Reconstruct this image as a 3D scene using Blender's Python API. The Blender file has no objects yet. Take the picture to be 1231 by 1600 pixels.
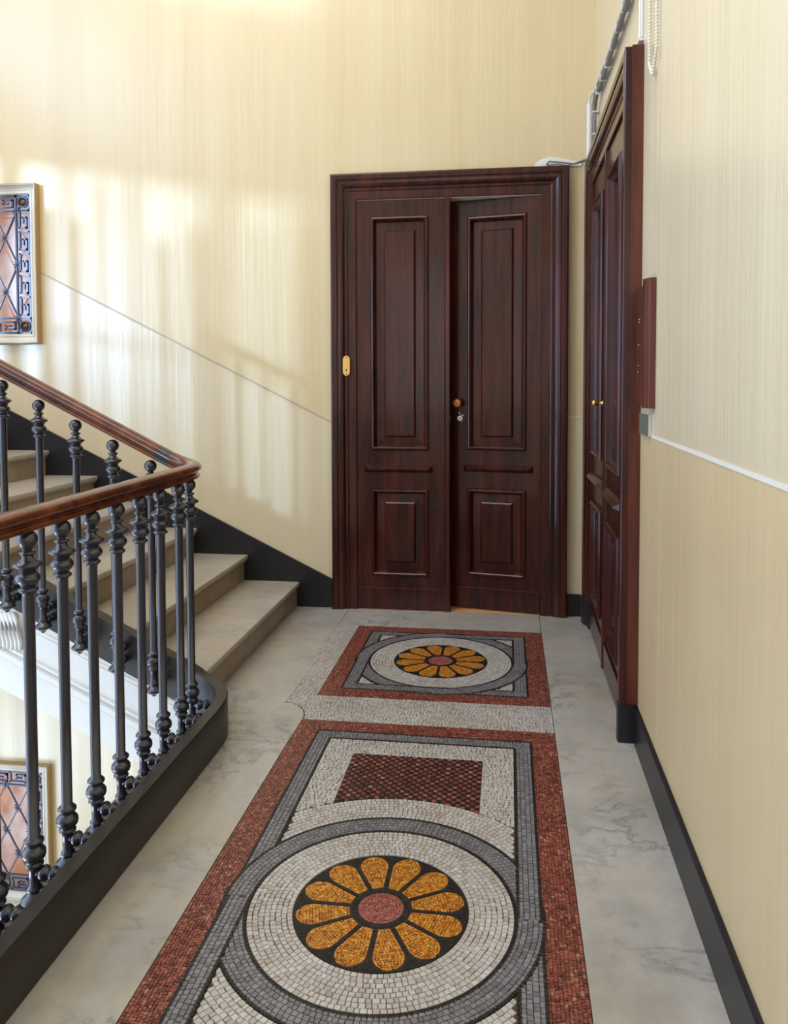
import bpy, math, random
from mathutils import Vector, Matrix
random.seed(7)
sc = bpy.context.scene
COL = sc.collection

# ------------------------------------------------------------------ camera
cam_d = bpy.data.cameras.new('camera'); cam = bpy.data.objects.new('camera', cam_d); COL.objects.link(cam)
F_PX, PITCH, YAW, ROLL, CX, CY = 1226.8, .0416, .1356, -.0024, 626.2, 646.7
fw = Vector((-math.sin(YAW)*math.cos(PITCH), math.cos(YAW)*math.cos(PITCH), -math.sin(PITCH)))
rt = Vector((math.cos(YAW), math.sin(YAW), 0)); up = rt.cross(fw)
r2 = rt*math.cos(ROLL)+up*math.sin(ROLL); u2 = -rt*math.sin(ROLL)+up*math.cos(ROLL)
cam.matrix_world = Matrix(((r2.x,u2.x,-fw.x,0),(r2.y,u2.y,-fw.y,0),(r2.z,u2.z,-fw.z,1.5),(0,0,0,1)))
cam_d.sensor_fit = 'VERTICAL'; cam_d.sensor_height = 32.0; cam_d.lens = F_PX/1600*32.0
cam_d.shift_x = -(CX-615.5)/1600; cam_d.shift_y = (CY-800)/1600
cam_d.clip_start = .05
sc.camera = cam

# ------------------------------------------------------------------ world, light, exposure
sc.view_settings.view_transform = 'Standard'; sc.view_settings.look = 'None'
sc.view_settings.gamma = 1; sc.view_settings.use_curve_mapping = False
sc.view_settings.exposure = -0.30
w = bpy.data.worlds.new('sky'); sc.world = w; w.use_nodes = True
w.node_tree.nodes['Background'].inputs[0].default_value = (.8,.88,1,1)
w.node_tree.nodes['Background'].inputs[1].default_value = 1.0

def area(name, loc, target, sx, sy, power, col, spread=180):
    l = bpy.data.lights.new(name, 'AREA'); l.shape = 'RECTANGLE'; l.size = sx; l.size_y = sy
    l.energy = power; l.color = col; l.spread = math.radians(spread)
    o = bpy.data.objects.new(name, l); COL.objects.link(o); o.location = loc
    o.rotation_euler = (Vector(target)-Vector(loc)).to_track_quat('-Z','Y').to_euler(); return o
area('daylight_window_left', (-5.62,.75,1.05), (0,.75,1.05), 4.5, 4.7, 600, (.45,.65,1))
area('added_fill_lower_well', (-5.62,.75,-2.9), (0,1.6,-2.2), 4.5, 2.0, 330, (.66,.80,1))  # added fill light to brighten the lower stairwell
area('daylight_window_upper', (-5.62,.75,5.2), (0,1.5,4.3), 4.5, 1.5, 330, (.38,.60,1))
sun = bpy.data.lights.new('hazy_sun','SUN'); sun.energy = 2.5; sun.angle = math.radians(1.9); sun.color = (.46,.68,1)
so = bpy.data.objects.new('hazy_sun', sun); COL.objects.link(so); so.rotation_euler = Vector((.55,.83,-.10)).to_track_quat('-Z','Y').to_euler()
area('added_fill_top', (-2.6,1.8,6.1), (-2.6,1.8,0), 3.4, 3.4, 185, (1,.90,.76))  # added warm fill from above, no known skylight
area('added_fill_front', (-1.0,-2.42,2.2), (-.9,5,1.6), 1.9, 2.3, 18, (1,.93,.84))  # added weak fill from behind the camera
area('room_lamp', (-.2,6.6,3.0), (-.2,6.6,0), .8, .8, 30, (1,.85,.65))

# ------------------------------------------------------------------ materials
def mat(name, base=(.5,.5,.5), rough=.5, metal=0.0, coat=0.0, spec=.5):
    m = bpy.data.materials.new(name); m.use_nodes = True
    b = m.node_tree.nodes['Principled BSDF']
    b.inputs['Base Color'].default_value = (*base,1); b.inputs['Roughness'].default_value = rough
    b.inputs['Metallic'].default_value = metal; b.inputs['Coat Weight'].default_value = coat
    b.inputs['Coat Roughness'].default_value = .12; b.inputs['Specular IOR Level'].default_value = spec
    return m, m.node_tree, b
def nd(t, typ, **kw):
    n = t.nodes.new(typ)
    for k,v in kw.items(): setattr(n,k,v)
    return n
def coords(t, scale=(1,1,1), mode='Object', rot=(0,0,0)):
    c = nd(t,'ShaderNodeTexCoord'); m = nd(t,'ShaderNodeMapping'); m.inputs['Scale'].default_value = scale
    m.inputs['Rotation'].default_value = rot
    t.links.new(c.outputs[mode], m.inputs[0]); return m.outputs[0]
def noise(t, vec, scale, detail=4, rough=.55, dist=0):
    n = nd(t,'ShaderNodeTexNoise'); n.inputs['Scale'].default_value = scale; n.inputs['Detail'].default_value = detail
    n.inputs['Roughness'].default_value = rough; n.inputs['Distortion'].default_value = dist
    t.links.new(vec, n.inputs['Vector']); return n.outputs['Fac']
def ramp(t, fac, stops):
    r = nd(t,'ShaderNodeValToRGB'); e = r.color_ramp.elements
    while len(e) < len(stops): e.new(.5)
    for i,(p,c) in enumerate(stops): e[i].position = p; e[i].color = (*c,1) if len(c)==3 else c
    t.links.new(fac, r.inputs[0]); return r.outputs[0]
def mix(t, fac, a, b, mode='MIX'):
    n = nd(t,'ShaderNodeMix', data_type='RGBA', blend_type=mode)
    for s,v in ((n.inputs[0],fac),(n.inputs[6],a),(n.inputs[7],b)):
        if isinstance(v,(int,float)): s.default_value = v
        elif isinstance(v,tuple): s.default_value = (*v,1)
        else: t.links.new(v,s)
    return n.outputs[2]
def math_(t, op, a, b=None):
    n = nd(t,'ShaderNodeMath', operation=op)
    for i,v in enumerate((a,b)):
        if v is None: continue
        if isinstance(v,(int,float)): n.inputs[i].default_value = v
        else: t.links.new(v,n.inputs[i])
    return n.outputs[0]
def bump(t, b, h, strength=.2, dist=.01):
    n = nd(t,'ShaderNodeBump'); n.inputs['Strength'].default_value = strength; n.inputs['Distance'].default_value = dist
    t.links.new(h, n.inputs['Height']); t.links.new(n.outputs[0], b.inputs['Normal']); return n

def paint_mat(name, upper, lower, kind, rough_u, rough_l, coat=.6):
    """oil painted plaster: vertical brush streaks with soft light stripes painted in, a glossier dado below the line"""
    m,t,b = mat(name, upper, .5)
    geo = nd(t,'ShaderNodeNewGeometry'); sx = nd(t,'ShaderNodeSeparateXYZ'); t.links.new(geo.outputs['Position'], sx.inputs[0])
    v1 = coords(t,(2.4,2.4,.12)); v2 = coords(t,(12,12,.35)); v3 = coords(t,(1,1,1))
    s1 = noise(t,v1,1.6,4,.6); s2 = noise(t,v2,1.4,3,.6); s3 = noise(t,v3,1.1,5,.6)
    if kind == 'back':   # below a rising line
        line = math_(t,'ADD', math_(t,'MULTIPLY', sx.outputs[0], -.5016), .651)
        line = math_(t,'MAXIMUM', line, 1.225)
    else: line = 1.291
    below = math_(t,'LESS_THAN', sx.outputs[2], line)
    col = mix(t, below, upper, lower)
    str_ = ramp(t, s1, [(.3,(.90,.88,.83)),(.5,(1,1,1)),(.72,(1.0,1.02,1.06))])  # broad streaks also put soft light stripes into the paint colour
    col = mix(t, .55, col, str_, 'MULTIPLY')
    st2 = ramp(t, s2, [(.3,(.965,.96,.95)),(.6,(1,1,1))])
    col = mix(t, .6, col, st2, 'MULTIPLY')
    st3 = ramp(t, s3, [(.3,(.95,.93,.88)),(.6,(1,1,1))])
    col = mix(t, .6, col, st3, 'MULTIPLY')
    t.links.new(col, b.inputs['Base Color'])
    rr = math_(t,'ADD', math_(t,'MULTIPLY', below, rough_l-rough_u), rough_u)
    t.links.new(rr, b.inputs['Roughness'])
    h = math_(t,'ADD', math_(t,'MULTIPLY', s1, 1.0), math_(t,'MULTIPLY', s2, .12))
    bump(t,b,h,.4,.03)
    b.inputs['Coat Weight'].default_value = coat; b.inputs['Coat Roughness'].default_value = .30
    return m
M = {}
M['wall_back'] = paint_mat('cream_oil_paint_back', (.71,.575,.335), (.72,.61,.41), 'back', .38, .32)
M['wall_right'] = paint_mat('cream_oil_paint_right', (.735,.62,.42), (.70,.54,.305), 'right', .36, .42)
M['cream'],_,_ = mat('cream_plaster', (.74,.62,.42), .6)
M['white'],t,b = mat('white_paint', (.80,.80,.78), .45)
bump(t,b,noise(t,coords(t),9,4),.1,.01)
M['ceiling'],_,_ = mat('ceiling_white', (.8,.78,.72), .8)
M['line'],_,_ = mat('dado_line_paint', (.50,.41,.28), .4)
M['line_white'],_,_ = mat('dado_line_white', (.78,.73,.64), .4)

def wood(name, dark, mid, light, rough=.3, coat=.6, sc_=(6,6,.5)):
    m,t,b = mat(name, mid, rough, coat=coat, spec=.36)
    v = coords(t, sc_); n1 = noise(t, v, 3.2, 5, .55, .5)
    n2 = noise(t, coords(t,(60,60,2.5)), 3, 4, .6)
    n3 = noise(t, coords(t,(1.3,1.3,.9)), 1.5, 3, .5)
    c = ramp(t, n1, [(.28,dark),(.5,mid),(.75,light)])
    c = mix(t,.3,c, ramp(t,n2,[(.35,(.5,.45,.45)),(.6,(1,1,1))]),'MULTIPLY')
    c = mix(t,.5,c, ramp(t,n3,[(.35,(.55,.5,.5)),(.65,(1.25,1.2,1.15))]),'MULTIPLY')
    t.links.new(c,b.inputs['Base Color'])
    bump(t,b,n2,.05,.002)
    b.inputs['Coat Roughness'].default_value = .08
    return m
M['wood'] = wood('mahogany_varnish', (.016,.0030,.0024), (.048,.0075,.0048), (.090,.0150,.0078), .24, .18)
M['wood_red'] = wood('mahogany_worn_red', (.045,.010,.006), (.10,.022,.013), (.17,.040,.020), .34, .15)
M['rail_wood'] = wood('handrail_wood', (.055,.013,.006), (.13,.034,.014), (.22,.066,.028), .24, .3, (3,3,3))
M['black_paint'],t,b = mat('black_skirting_paint', (.014,.014,.017), .38)
n = noise(t,coords(t),3,5); t.links.new(ramp(t,n,[(.3,(.007,.007,.009)),(.7,(.014,.014,.018))]), b.inputs['Base Color']); bump(t,b,noise(t,coords(t),25,3),.06,.003)
M['curb'],t,b = mat('grey_black_curb_paint', (.02,.02,.02), .36)
n = noise(t,coords(t),2.5,5); t.links.new(ramp(t,n,[(.3,(.015,.0115,.009)),(.7,(.027,.0225,.019))]), b.inputs['Base Color']); bump(t,b,noise(t,coords(t),30,3),.06,.003)
M['iron'],_,_ = mat('painted_cast_iron', (.020,.020,.030), .24, .0, .2, .7)
M['iron_grille'],_,_ = mat('grille_iron', (.075,.085,.14), .30, .2)
M['frame_paint'],_,_ = mat('window_frame_paint', (.68,.62,.52), .45)
M['bronze'],_,_ = mat('dark_bronze_boss', (.16,.075,.035), .25, .6)
M['brass'],_,_ = mat('brass', (.78,.50,.16), .28, 1.0)
M['brass_dark'],_,_ = mat('aged_brass', (.42,.17,.055), .35, .7)
M['chrome'],_,_ = mat('steel_lock', (.62,.60,.56), .25, 1.0)
M['dark'],_,_ = mat('dark_hole', (.01,.008,.006), .6)
M['pipe_grey'],_,_ = mat('grey_cable_sheath', (.20,.18,.17), .5)
M['pipe_white'],_,_ = mat('white_conduit', (.75,.73,.70), .5)
M['cord'],_,_ = mat('cream_beads', (.78,.72,.58), .5)
M['switch'],_,_ = mat('grey_plate', (.13,.13,.10), .5)
M['switch_side'],_,_ = mat('plate_box', (.60,.58,.52), .5)
M['edge_shade'],_,_ = mat('frame_edge_shade_ochre', (.50,.33,.13), .5)  # warm shade on the frame sides, put into the edge colour

def marble(name, base, vein, warm, rough=.28):
    m,t,b = mat(name, base, rough)
    v = coords(t,(1,1,1)); v2 = coords(t,(1,1.5,1),rot=(0,0,.6))
    a = noise(t, v2, 2.6, 9, .62, .5); msk = noise(t, v, 2.1, 3, .5); c_ = noise(t, v, 1.5, 5, .6); d = noise(t, v, 16, 6, .7)
    g2 = noise(t, coords(t,(1,1,1),rot=(.4,0,1.2)), 3.4, 6, .6)
    vv = nd(t,'ShaderNodeMath',operation='ABSOLUTE'); t.links.new(math_(t,'SUBTRACT',a,.5), vv.inputs[0])
    vf = ramp(t, vv.outputs[0], [(0,(1,1,1)),(.008,(.55,.55,.55)),(.03,(0,0,0))])
    vf = math_(t,'MULTIPLY', vf, ramp(t, msk, [(.44,(0,0,0)),(.60,(1,1,1))]))
    col = mix(t, ramp(t,c_,[(.38,(0,0,0)),(.66,(1,1,1))]), base, warm)
    col = mix(t, .8, col, ramp(t,g2,[(.34,(.76,.77,.80)),(.52,(1,1,1)),(.7,(1.06,1.05,1.04))]),'MULTIPLY')
    col = mix(t, .6, col, ramp(t,d,[(.3,(.84,.84,.84)),(.55,(1,1,1))]),'MULTIPLY')
    col = mix(t, math_(t,'MULTIPLY',vf,.75), col, vein)
    t.links.new(col,b.inputs['Base Color'])
    t.links.new(ramp(t,c_,[(.3,(rough-.06,)*3),(.7,(rough+.1,)*3)]), b.inputs['Roughness'])
    return m
M['marble'] = marble('white_marble', (.465,.445,.415), (.17,.165,.16), (.42,.375,.30))
M['marble_warm'] = marble('stair_marble', (.50,.45,.385), (.32,.29,.25), (.42,.36,.27), .36)
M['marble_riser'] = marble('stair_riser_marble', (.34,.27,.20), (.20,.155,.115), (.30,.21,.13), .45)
M['grout'],t,b = mat('mosaic_grout', (.075,.042,.030), .8)
M['grout_dark'],_,_ = mat('black_bed', (.018,.015,.014), .7)
M['lining'],_,_ = mat('bare_lining', (.85,.74,.62), .6)
M['threshold'],_,_ = mat('gap_wood_floor', (.75,.36,.17), .4)

def tess(name, stops, rough=.33):
    m,t,b = mat(name, (.5,.5,.5), rough)
    a = nd(t,'ShaderNodeAttribute'); a.attribute_name = 'tone'
    big = noise(t, coords(t,(1,1,1)), 4.5, 4)
    c = ramp(t, a.outputs['Fac'], stops)
    c = mix(t,.55,c, ramp(t,big,[(.3,(.74,.70,.66)),(.62,(1,1,1))]),'MULTIPLY')
    t.links.new(c,b.inputs['Base Color']); return m
M['t_white'] = tess('white_stone_tesserae', [(0,(.40,.34,.29)),(.2,(.47,.43,.39)),(.7,(.51,.48,.455)),(1,(.56,.54,.52))])
M['t_red'] = tess('red_stone_tesserae', [(0,(.11,.036,.028)),(.3,(.21,.058,.040)),(.75,(.28,.080,.055)),(.93,(.34,.115,.075)),(1,(.42,.22,.14))])
M['t_grey'] = tess('grey_stone_tesserae', [(0,(.145,.14,.15)),(.5,(.19,.185,.195)),(1,(.25,.24,.25))])
M['t_black'] = tess('black_stone_tesserae', [(0,(.004,.004,.004)),(.7,(.009,.008,.008)),(1,(.018,.016,.015))], .5)
M['t_orange'] = tess('orange_stone_tesserae', [(0,(.34,.10,.012)),(.4,(.52,.19,.016)),(.8,(.62,.26,.03)),(1,(.70,.36,.07))])
M['t_pink'] = tess('pink_stone_tesserae', [(0,(.26,.07,.055)),(.6,(.36,.105,.085)),(1,(.44,.16,.13))])

# backlit pane: warm translucent glass lit from behind
m,t,b = mat('backlit_pane', (.5,.4,.35), .3)
v = coords(t,(1,1,1)); n = noise(t,v,2.2,3)
c = ramp(t,n,[(.32,(.90,.30,.06)),(.45,(.80,.42,.30)),(.56,(.95,.74,.66)),(.68,(1,.93,.88))])
t.links.new(c,b.inputs['Emission Color']); b.inputs['Emission Strength'].default_value = .50
t.links.new(mix(t,.75,c,(.02,.02,.02)),b.inputs['Base Color']); M['pane'] = m
m,t,b = mat('daylit_glass', (.7,.8,.95), .2); b.inputs['Emission Color'].default_value=(.72,.83,1,1); b.inputs['Emission Strength'].default_value=2.2; M['day'] = m

# ------------------------------------------------------------------ mesh helpers
class MB:
    def __init__(s): s.v=[]; s.f=[]; s.tone=[]
    def add(s, vs, fs, tone=.5):
        o=len(s.v); s.v += [tuple(v) for v in vs]; s.f += [tuple(i+o for i in f) for f in fs]; s.tone += [tone]*len(fs); return s
    def box(s, x0,x1,y0,y1,z0,z1):
        return s.add([(x0,y0,z0),(x1,y0,z0),(x1,y1,z0),(x0,y1,z0),(x0,y0,z1),(x1,y0,z1),(x1,y1,z1),(x0,y1,z1)],
                     [(0,3,2,1),(4,5,6,7),(0,1,5,4),(1,2,6,5),(2,3,7,6),(3,0,4,7)])
    def prism(s, pts, axis, a, b):
        n=len(pts)
        def P(p,h):
            return {'z':(p[0],p[1],h),'y':(p[0],h,p[1]),'x':(h,p[0],p[1])}[axis]
        vs=[P(p,a) for p in pts]+[P(p,b) for p in pts]
        fs=[tuple(range(n))[::-1],tuple(range(n,2*n))]+[(i,(i+1)%n,n+(i+1)%n,n+i) for i in range(n)]
        return s.add(vs,fs)
    def sweep(s, rings, closed_ring=True, caps=True, loop=False):
        n=len(rings[0]); vs=[v for r in rings for v in r]; fs=[]
        m=len(rings); kk = m if loop else m-1
        for i in range(kk):
            j=(i+1)%m
            for k in range(n if closed_ring else n-1):
                l=(k+1)%n; fs.append((i*n+k,i*n+l,j*n+l,j*n+k))
        if caps and closed_ring and not loop: fs += [tuple(range(n))[::-1], tuple(range((m-1)*n,m*n))]
        return s.add(vs,fs)
    def lathe(s, prof, c=(0,0,0), axis='z', seg=16):
        rings=[]
        for h,r in prof:
            ring=[]
            for k in range(seg):
                a=2*math.pi*k/seg; x,y=r*math.cos(a),r*math.sin(a)
                if axis=='z': p=(c[0]+x,c[1]+y,c[2]+h)
                elif axis=='x': p=(c[0]+h,c[1]+x,c[2]+y)
                else: p=(c[0]+x,c[1]+h,c[2]+y)
                ring.append(p)
            rings.append(ring)
        return s.sweep(rings)
    def tube(s, pts, r, seg=10):
        pts=[Vector(p) for p in pts]; rings=[]
        for i,p in enumerate(pts):
            d=(pts[min(i+1,len(pts)-1)]-pts[max(i-1,0)]).normalized()
            a=d.orthogonal().normalized() if abs(d.z)<.95 else Vector((1,0,0)).cross(d).normalized()
            if abs(d.z)<.95: a=d.cross(Vector((0,0,1))).normalized()
            b=d.cross(a)
            rings.append([p+r*(math.cos(2*math.pi*k/seg)*a+math.sin(2*math.pi*k/seg)*b) for k in range(seg)])
        return s.sweep(rings)
    def build(s, name, material, parent=None, smooth=False, local=False, auto=None, label=None, kind=None, bevel=None):
        me=bpy.data.meshes.new(name)
        vs=s.v
        if parent is not None and not local:
            inv=world(parent).inverted(); vs=[tuple(inv@Vector(v)) for v in s.v]
        me.from_pydata(vs,[],s.f); 
        me.materials.append(material)
        if smooth:
            me.polygons.foreach_set('use_smooth',[True]*len(me.polygons))
            if auto: me.set_sharp_from_angle(angle=math.radians(auto))
        if any(x!=.5 for x in s.tone):
            at=me.attributes.new('tone','FLOAT','FACE'); at.data.foreach_set('value',s.tone)
        me.update()
        o=bpy.data.objects.new(name,me); COL.objects.link(o)
        if parent is not None: o.parent=parent
        if label: o['label']=label
        if kind: o['kind']=kind
        if bevel:
            bm=o.modifiers.new('bevel','BEVEL'); bm.width=bevel; bm.segments=2; bm.limit_method='ANGLE'; bm.angle_limit=.6
        return o
def world(o):
    m=Matrix.Translation(o.location)@o.rotation_euler.to_matrix().to_4x4()
    return world(o.parent)@m if o.parent else m
def empty(name, loc=(0,0,0), rz=0, parent=None, **props):
    o=bpy.data.objects.new(name,None); COL.objects.link(o); o.location=loc; o.rotation_euler=(0,0,rz); o.empty_display_size=.1
    if parent: o.parent=parent
    for k,v in props.items(): o[k]=v
    return o
def props(o, **kw):
    for k,v in kw.items(): o[k]=v
    return o

# ------------------------------------------------------------------ room shell
YB=5.07; XR=.535
def holed(axis, pos, thick, a0,a1,z0,z1, holes):
    """wall slab with rectangular holes, as a grid of boxes"""
    As=sorted({a0,a1,*[h[0] for h in holes],*[h[1] for h in holes]}); Zs=sorted({z0,z1,*[h[2] for h in holes],*[h[3] for h in holes]})
    mb=MB()
    for i in range(len(As)-1):
        for j in range(len(Zs)-1):
            ca,cz=(As[i]+As[i+1])/2,(Zs[j]+Zs[j+1])/2
            if any(h[0]<ca<h[1] and h[2]<cz<h[3] for h in holes): continue
            if axis=='y': mb.box(As[i],As[i+1],min(pos,pos+thick),max(pos,pos+thick),Zs[j],Zs[j+1])
            else: mb.box(min(pos,pos+thick),max(pos,pos+thick),As[i],As[i+1],Zs[j],Zs[j+1])
    return mb
WX0,WX1=-4.20,-3.255      # window opening in the back wall
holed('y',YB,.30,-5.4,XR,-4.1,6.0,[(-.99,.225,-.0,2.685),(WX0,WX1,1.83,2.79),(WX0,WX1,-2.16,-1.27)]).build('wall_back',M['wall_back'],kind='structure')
MB().box(XR,XR+.3,-2.2,5.37,-4.1,6.0).build('wall_right',M['wall_right'],kind='structure')
holed('x',-5.3,-.3,-2.2,5.37,-4.1,6.0,[(-1.5,3.0,-1.3,3.45),(-1.5,3.0,4.55,5.9),(-1.5,3.0,-3.9,-1.9)]).build('wall_left',M['cream'],kind='structure')
holed('y',-2.2,-.3,-5.6,XR+.3,-4.1,6.0,[(-2.0,0,1.0,3.4)]).build('wall_front',M['cream'],kind='structure')
mb=MB()
for (x0,x1,y0,y1) in [(-5.6,XR+.3,-2.5,.1),(-5.6,XR+.3,3.5,5.37),(-5.6,-4.3,.1,3.5),(-.9,XR+.3,.1,3.5)]: mb.box(x0,x1,y0,y1,6.0,6.2)
mb.build('ceiling',M['ceiling'],kind='structure')
# window units outside the frame that let the daylight in; lower and front ones are added for fill
def plain_window(name, axis, pos, a0,a1,z0,z1, nx, nz):
    r=empty(name,kind='structure')
    def bx(mb,aa,ab,za,zb,t=.03):
        return mb.box(pos-t,pos+t,aa,ab,za,zb) if axis=='x' else mb.box(aa,ab,pos-t,pos+t,za,zb)
    mb=MB()
    for a,b_ in ((a0,a0+.07),(a1-.07,a1)): bx(mb,a,b_,z0,z1)
    for a,b_ in ((z0,z0+.07),(z1-.07,z1)): bx(mb,a0+.07,a1-.07,a,b_)
    mb.build('window_frame',M['white'],r)
    mb=MB()
    for i in range(1,nx): c=a0+(a1-a0)*i/nx; bx(mb,c-.025,c+.025,z0+.07,z1-.07,.02)
    for i in range(1,nz): c=z0+(z1-z0)*i/nz; bx(mb,a0+.07,a1-.07,c-.02,c+.02,.015)
    mb.build('glazing_bar',M['white'],r)
    return r
win3=plain_window('window_3','x',-5.35,-1.5,3.0,-1.3,3.45,3,4)
plain_window('added_window_6','x',-5.35,-1.5,3.0,-3.9,-1.9,3,2)  # unseen window added to go with the lower well fill
plain_window('window_5','x',-5.35,-1.5,3.0,4.55,5.9,3,2)
rs=random.Random(5); y=-1.42
while y<2.9:      # unseen upright strips added to stripe the sun on the back wall
    wd=rs.uniform(.10,.24); MB().box(-5.29,-5.28,y,min(y+wd,2.92),-1.25,rs.uniform(3.0,3.42)).build('sun_stripe_mask',M['white'],win3); y+=wd+rs.uniform(.12,.25)
plain_window('added_window_4','y',-2.3,-2.0,0,1.0,3.4,2,2)  # unseen window added to go with the front fill

# landing slab under the floor, lower floor of the stairwell
fl=MB().box(-1.40,XR,-2.2,3.38,-.30,-.012).box(-1.47,XR,3.38,YB+.0,-.30,-.012).build('floor',M['grout'],kind='structure')
fl2=MB().box(-5.6,XR,-2.5,5.37,-4.2,-4.07).build('floor',M['marble'],kind='structure')
# marble slabs
def slab(pts, z1=0.0):
    MB().prism(pts,'z',-.012,z1).build('marble_slab',M['marble'],fl,bevel=.0012)
g=.0012
arc=[(-1.03+.128*math.cos(a), 3.343+.165*math.sin(a)) for a in [math.radians(d) for d in range(0,91,10)]]
slab([(-1.20,3.11+g),(-.905,3.11+g)]+arc+[(-1.036,4.69),(-1.036,5.046),(-1.40,5.046),(-1.40,3.37),(-1.26,3.32),(-1.20,3.22)])
slab([(-1.20,1.32+g),(-.905,1.32+g),(-.905,3.11-g),(-1.20,3.11-g)])
slab([(-1.20,-.6),(-.905,-.6),(-.905,1.32-g),(-1.20,1.32-g)])
slab([(-1.036+2*g,4.69+g),(.20,4.69+g),(.20,5.046),(-1.036+2*g,5.046)])
slab([(.203,3.22+g),(XR,3.22+g),(XR,5.046),(.203,5.046)])
slab([(.203,1.25+g),(XR,1.25+g),(XR,3.22-g),(.203,3.22-g)])
slab([(.203,-.6),(XR,-.6),(XR,1.25-g),(.203,1.25-g)])
slab([(-.903,-.6),(.201,-.6),(.201,.60),(-.903,.60)])

# ------------------------------------------------------------------ mosaic
TH=.0022
def cell(mb, q, h=.0, tone=None, bot=-.004):
    """one tessera: quad q (4 xy points) with a chamfered top"""
    cx=sum(p[0] for p in q)/len(q); cy=sum(p[1] for p in q)/len(q)
    A=0
    for i in range(len(q)):
        a,b_=q[i],q[(i+1)%len(q)]; A+=a[0]*b_[1]-a[1]*b_[0]
    if abs(A)/2<1.6e-5: return False
    if A<0: q=q[::-1]
    n=len(q); tx,ty=random.uniform(-.02,.02),random.uniform(-.02,.02)
    o=[(p[0]+(cx-p[0])*.06,p[1]+(cy-p[1])*.06,bot) for p in q]
    t_=[(p[0]+(cx-p[0])*.17,p[1]+(cy-p[1])*.17,h+(p[0]-cx)*tx+(p[1]-cy)*ty) for p in q]
    mb.add(o+t_,[tuple(range(n,2*n))]+[(i,(i+1)%n,n+(i+1)%n,n+i) for i in range(n)], random.random()*.998 if tone is None else tone)
    return True
def grid(mb, x0,x1,y0,y1,s,keep,fix=lambda x,y:(x,y),jit=.12,along='x',h=0, tone=None):
    if along=='y':
        grid(mb,y0,y1,x0,x1,s,lambda a,b_:keep(b_,a),lambda a,b_:fix(b_,a)[::-1],jit,'x_swapped',h,tone); return
    sw = along=='x_swapped'
    ny=max(1,round((y1-y0)/s)); dy=(y1-y0)/ny
    for j in range(ny):
        ya,yb=y0+j*dy,y0+(j+1)*dy
        x=x0
        # varied widths along the row
        xs=[x0]; xx=x0-random.random()*s*.6
        while True:
            xx+=s*random.uniform(.72,1.3)
            if xx>x1-.35*s: break
            if xx>x0+.35*s: xs.append(xx)
        xs.append(x1)
        for i in range(len(xs)-1):
            xa,xb=xs[i],xs[i+1]; cx_,cy_=(xa+xb)/2,(ya+yb)/2
            P=(cx_,cy_)
            if not keep(cx_,cy_): continue
            q=[(xa,ya),(xb,ya),(xb,yb),(xa,yb)]
            jj=jit*s
            q=[(p[0]+(random.uniform(-jj,jj) if x0+1e-4<p[0]<x1-1e-4 else 0), p[1]+(random.uniform(-jj,jj)*.6 if y0+1e-4<p[1]<y1-1e-4 else 0)) for p in q]
            q=[fix(*p) for p in q]
            if sw: q=[p[::-1] for p in q]
            cell(mb,q,h,tone)
def ring(mb, c, r0,r1,s,keep=lambda x,y:True,fix=lambda x,y:(x,y),h=0,jit=.1,rows=None):
    n=rows or max(1,round((r1-r0)/s)); dr=(r1-r0)/n
    for j in range(n):
        ra,rb=r0+j*dr,r0+(j+1)*dr; m=max(6,round(2*math.pi*(ra+rb)/2/s)); off=random.random()
        an=[(k+off+random.uniform(-.18,.18))*2*math.pi/m for k in range(m)]; an.append(an[0]+2*math.pi)
        for k in range(m):
            a,b_=an[k],an[k+1]; am=(a+b_)/2; rm=(ra+rb)/2
            if not keep(c[0]+rm*math.cos(am),c[1]+rm*math.sin(am)): continue
            q=[]
            for rr,aa in ((ra,a),(rb,a),(rb,b_),(ra,b_)):
                rj=rr+(random.uniform(-jit,jit)*dr if r0+1e-5<rr<r1-1e-5 else 0)
                q.append(fix(c[0]+rj*math.cos(aa),c[1]+rj*math.sin(aa)))
            cell(mb,q,h)
def line(mb, a, b_, wd=.012, ln=.013, keep=lambda x,y:True, h=.0006):
    L=math.dist(a,b_); n=max(1,round(L/ln)); dx,dy=(b_[0]-a[0])/L,(b_[1]-a[1])/L
    for i in range(n):
        s0,s1=L*i/n,L*(i+1)/n; m_=(s0+s1)/2
        if not keep(a[0]+dx*m_,a[1]+dy*m_): continue
        q=[(a[0]+dx*s_-dy*o,a[1]+dy*s_+dx*o) for s_,o in ((s0,-wd/2),(s1,-wd/2),(s1,wd/2),(s0,wd/2))]
        cell(mb,q,h)
def cring(mb,c,r,wd=.012,keep=lambda x,y:True,h=.0006):
    ring(mb,c,r-wd/2,r+wd/2,.0135,keep,h=h,rows=1,jit=0)

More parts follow.
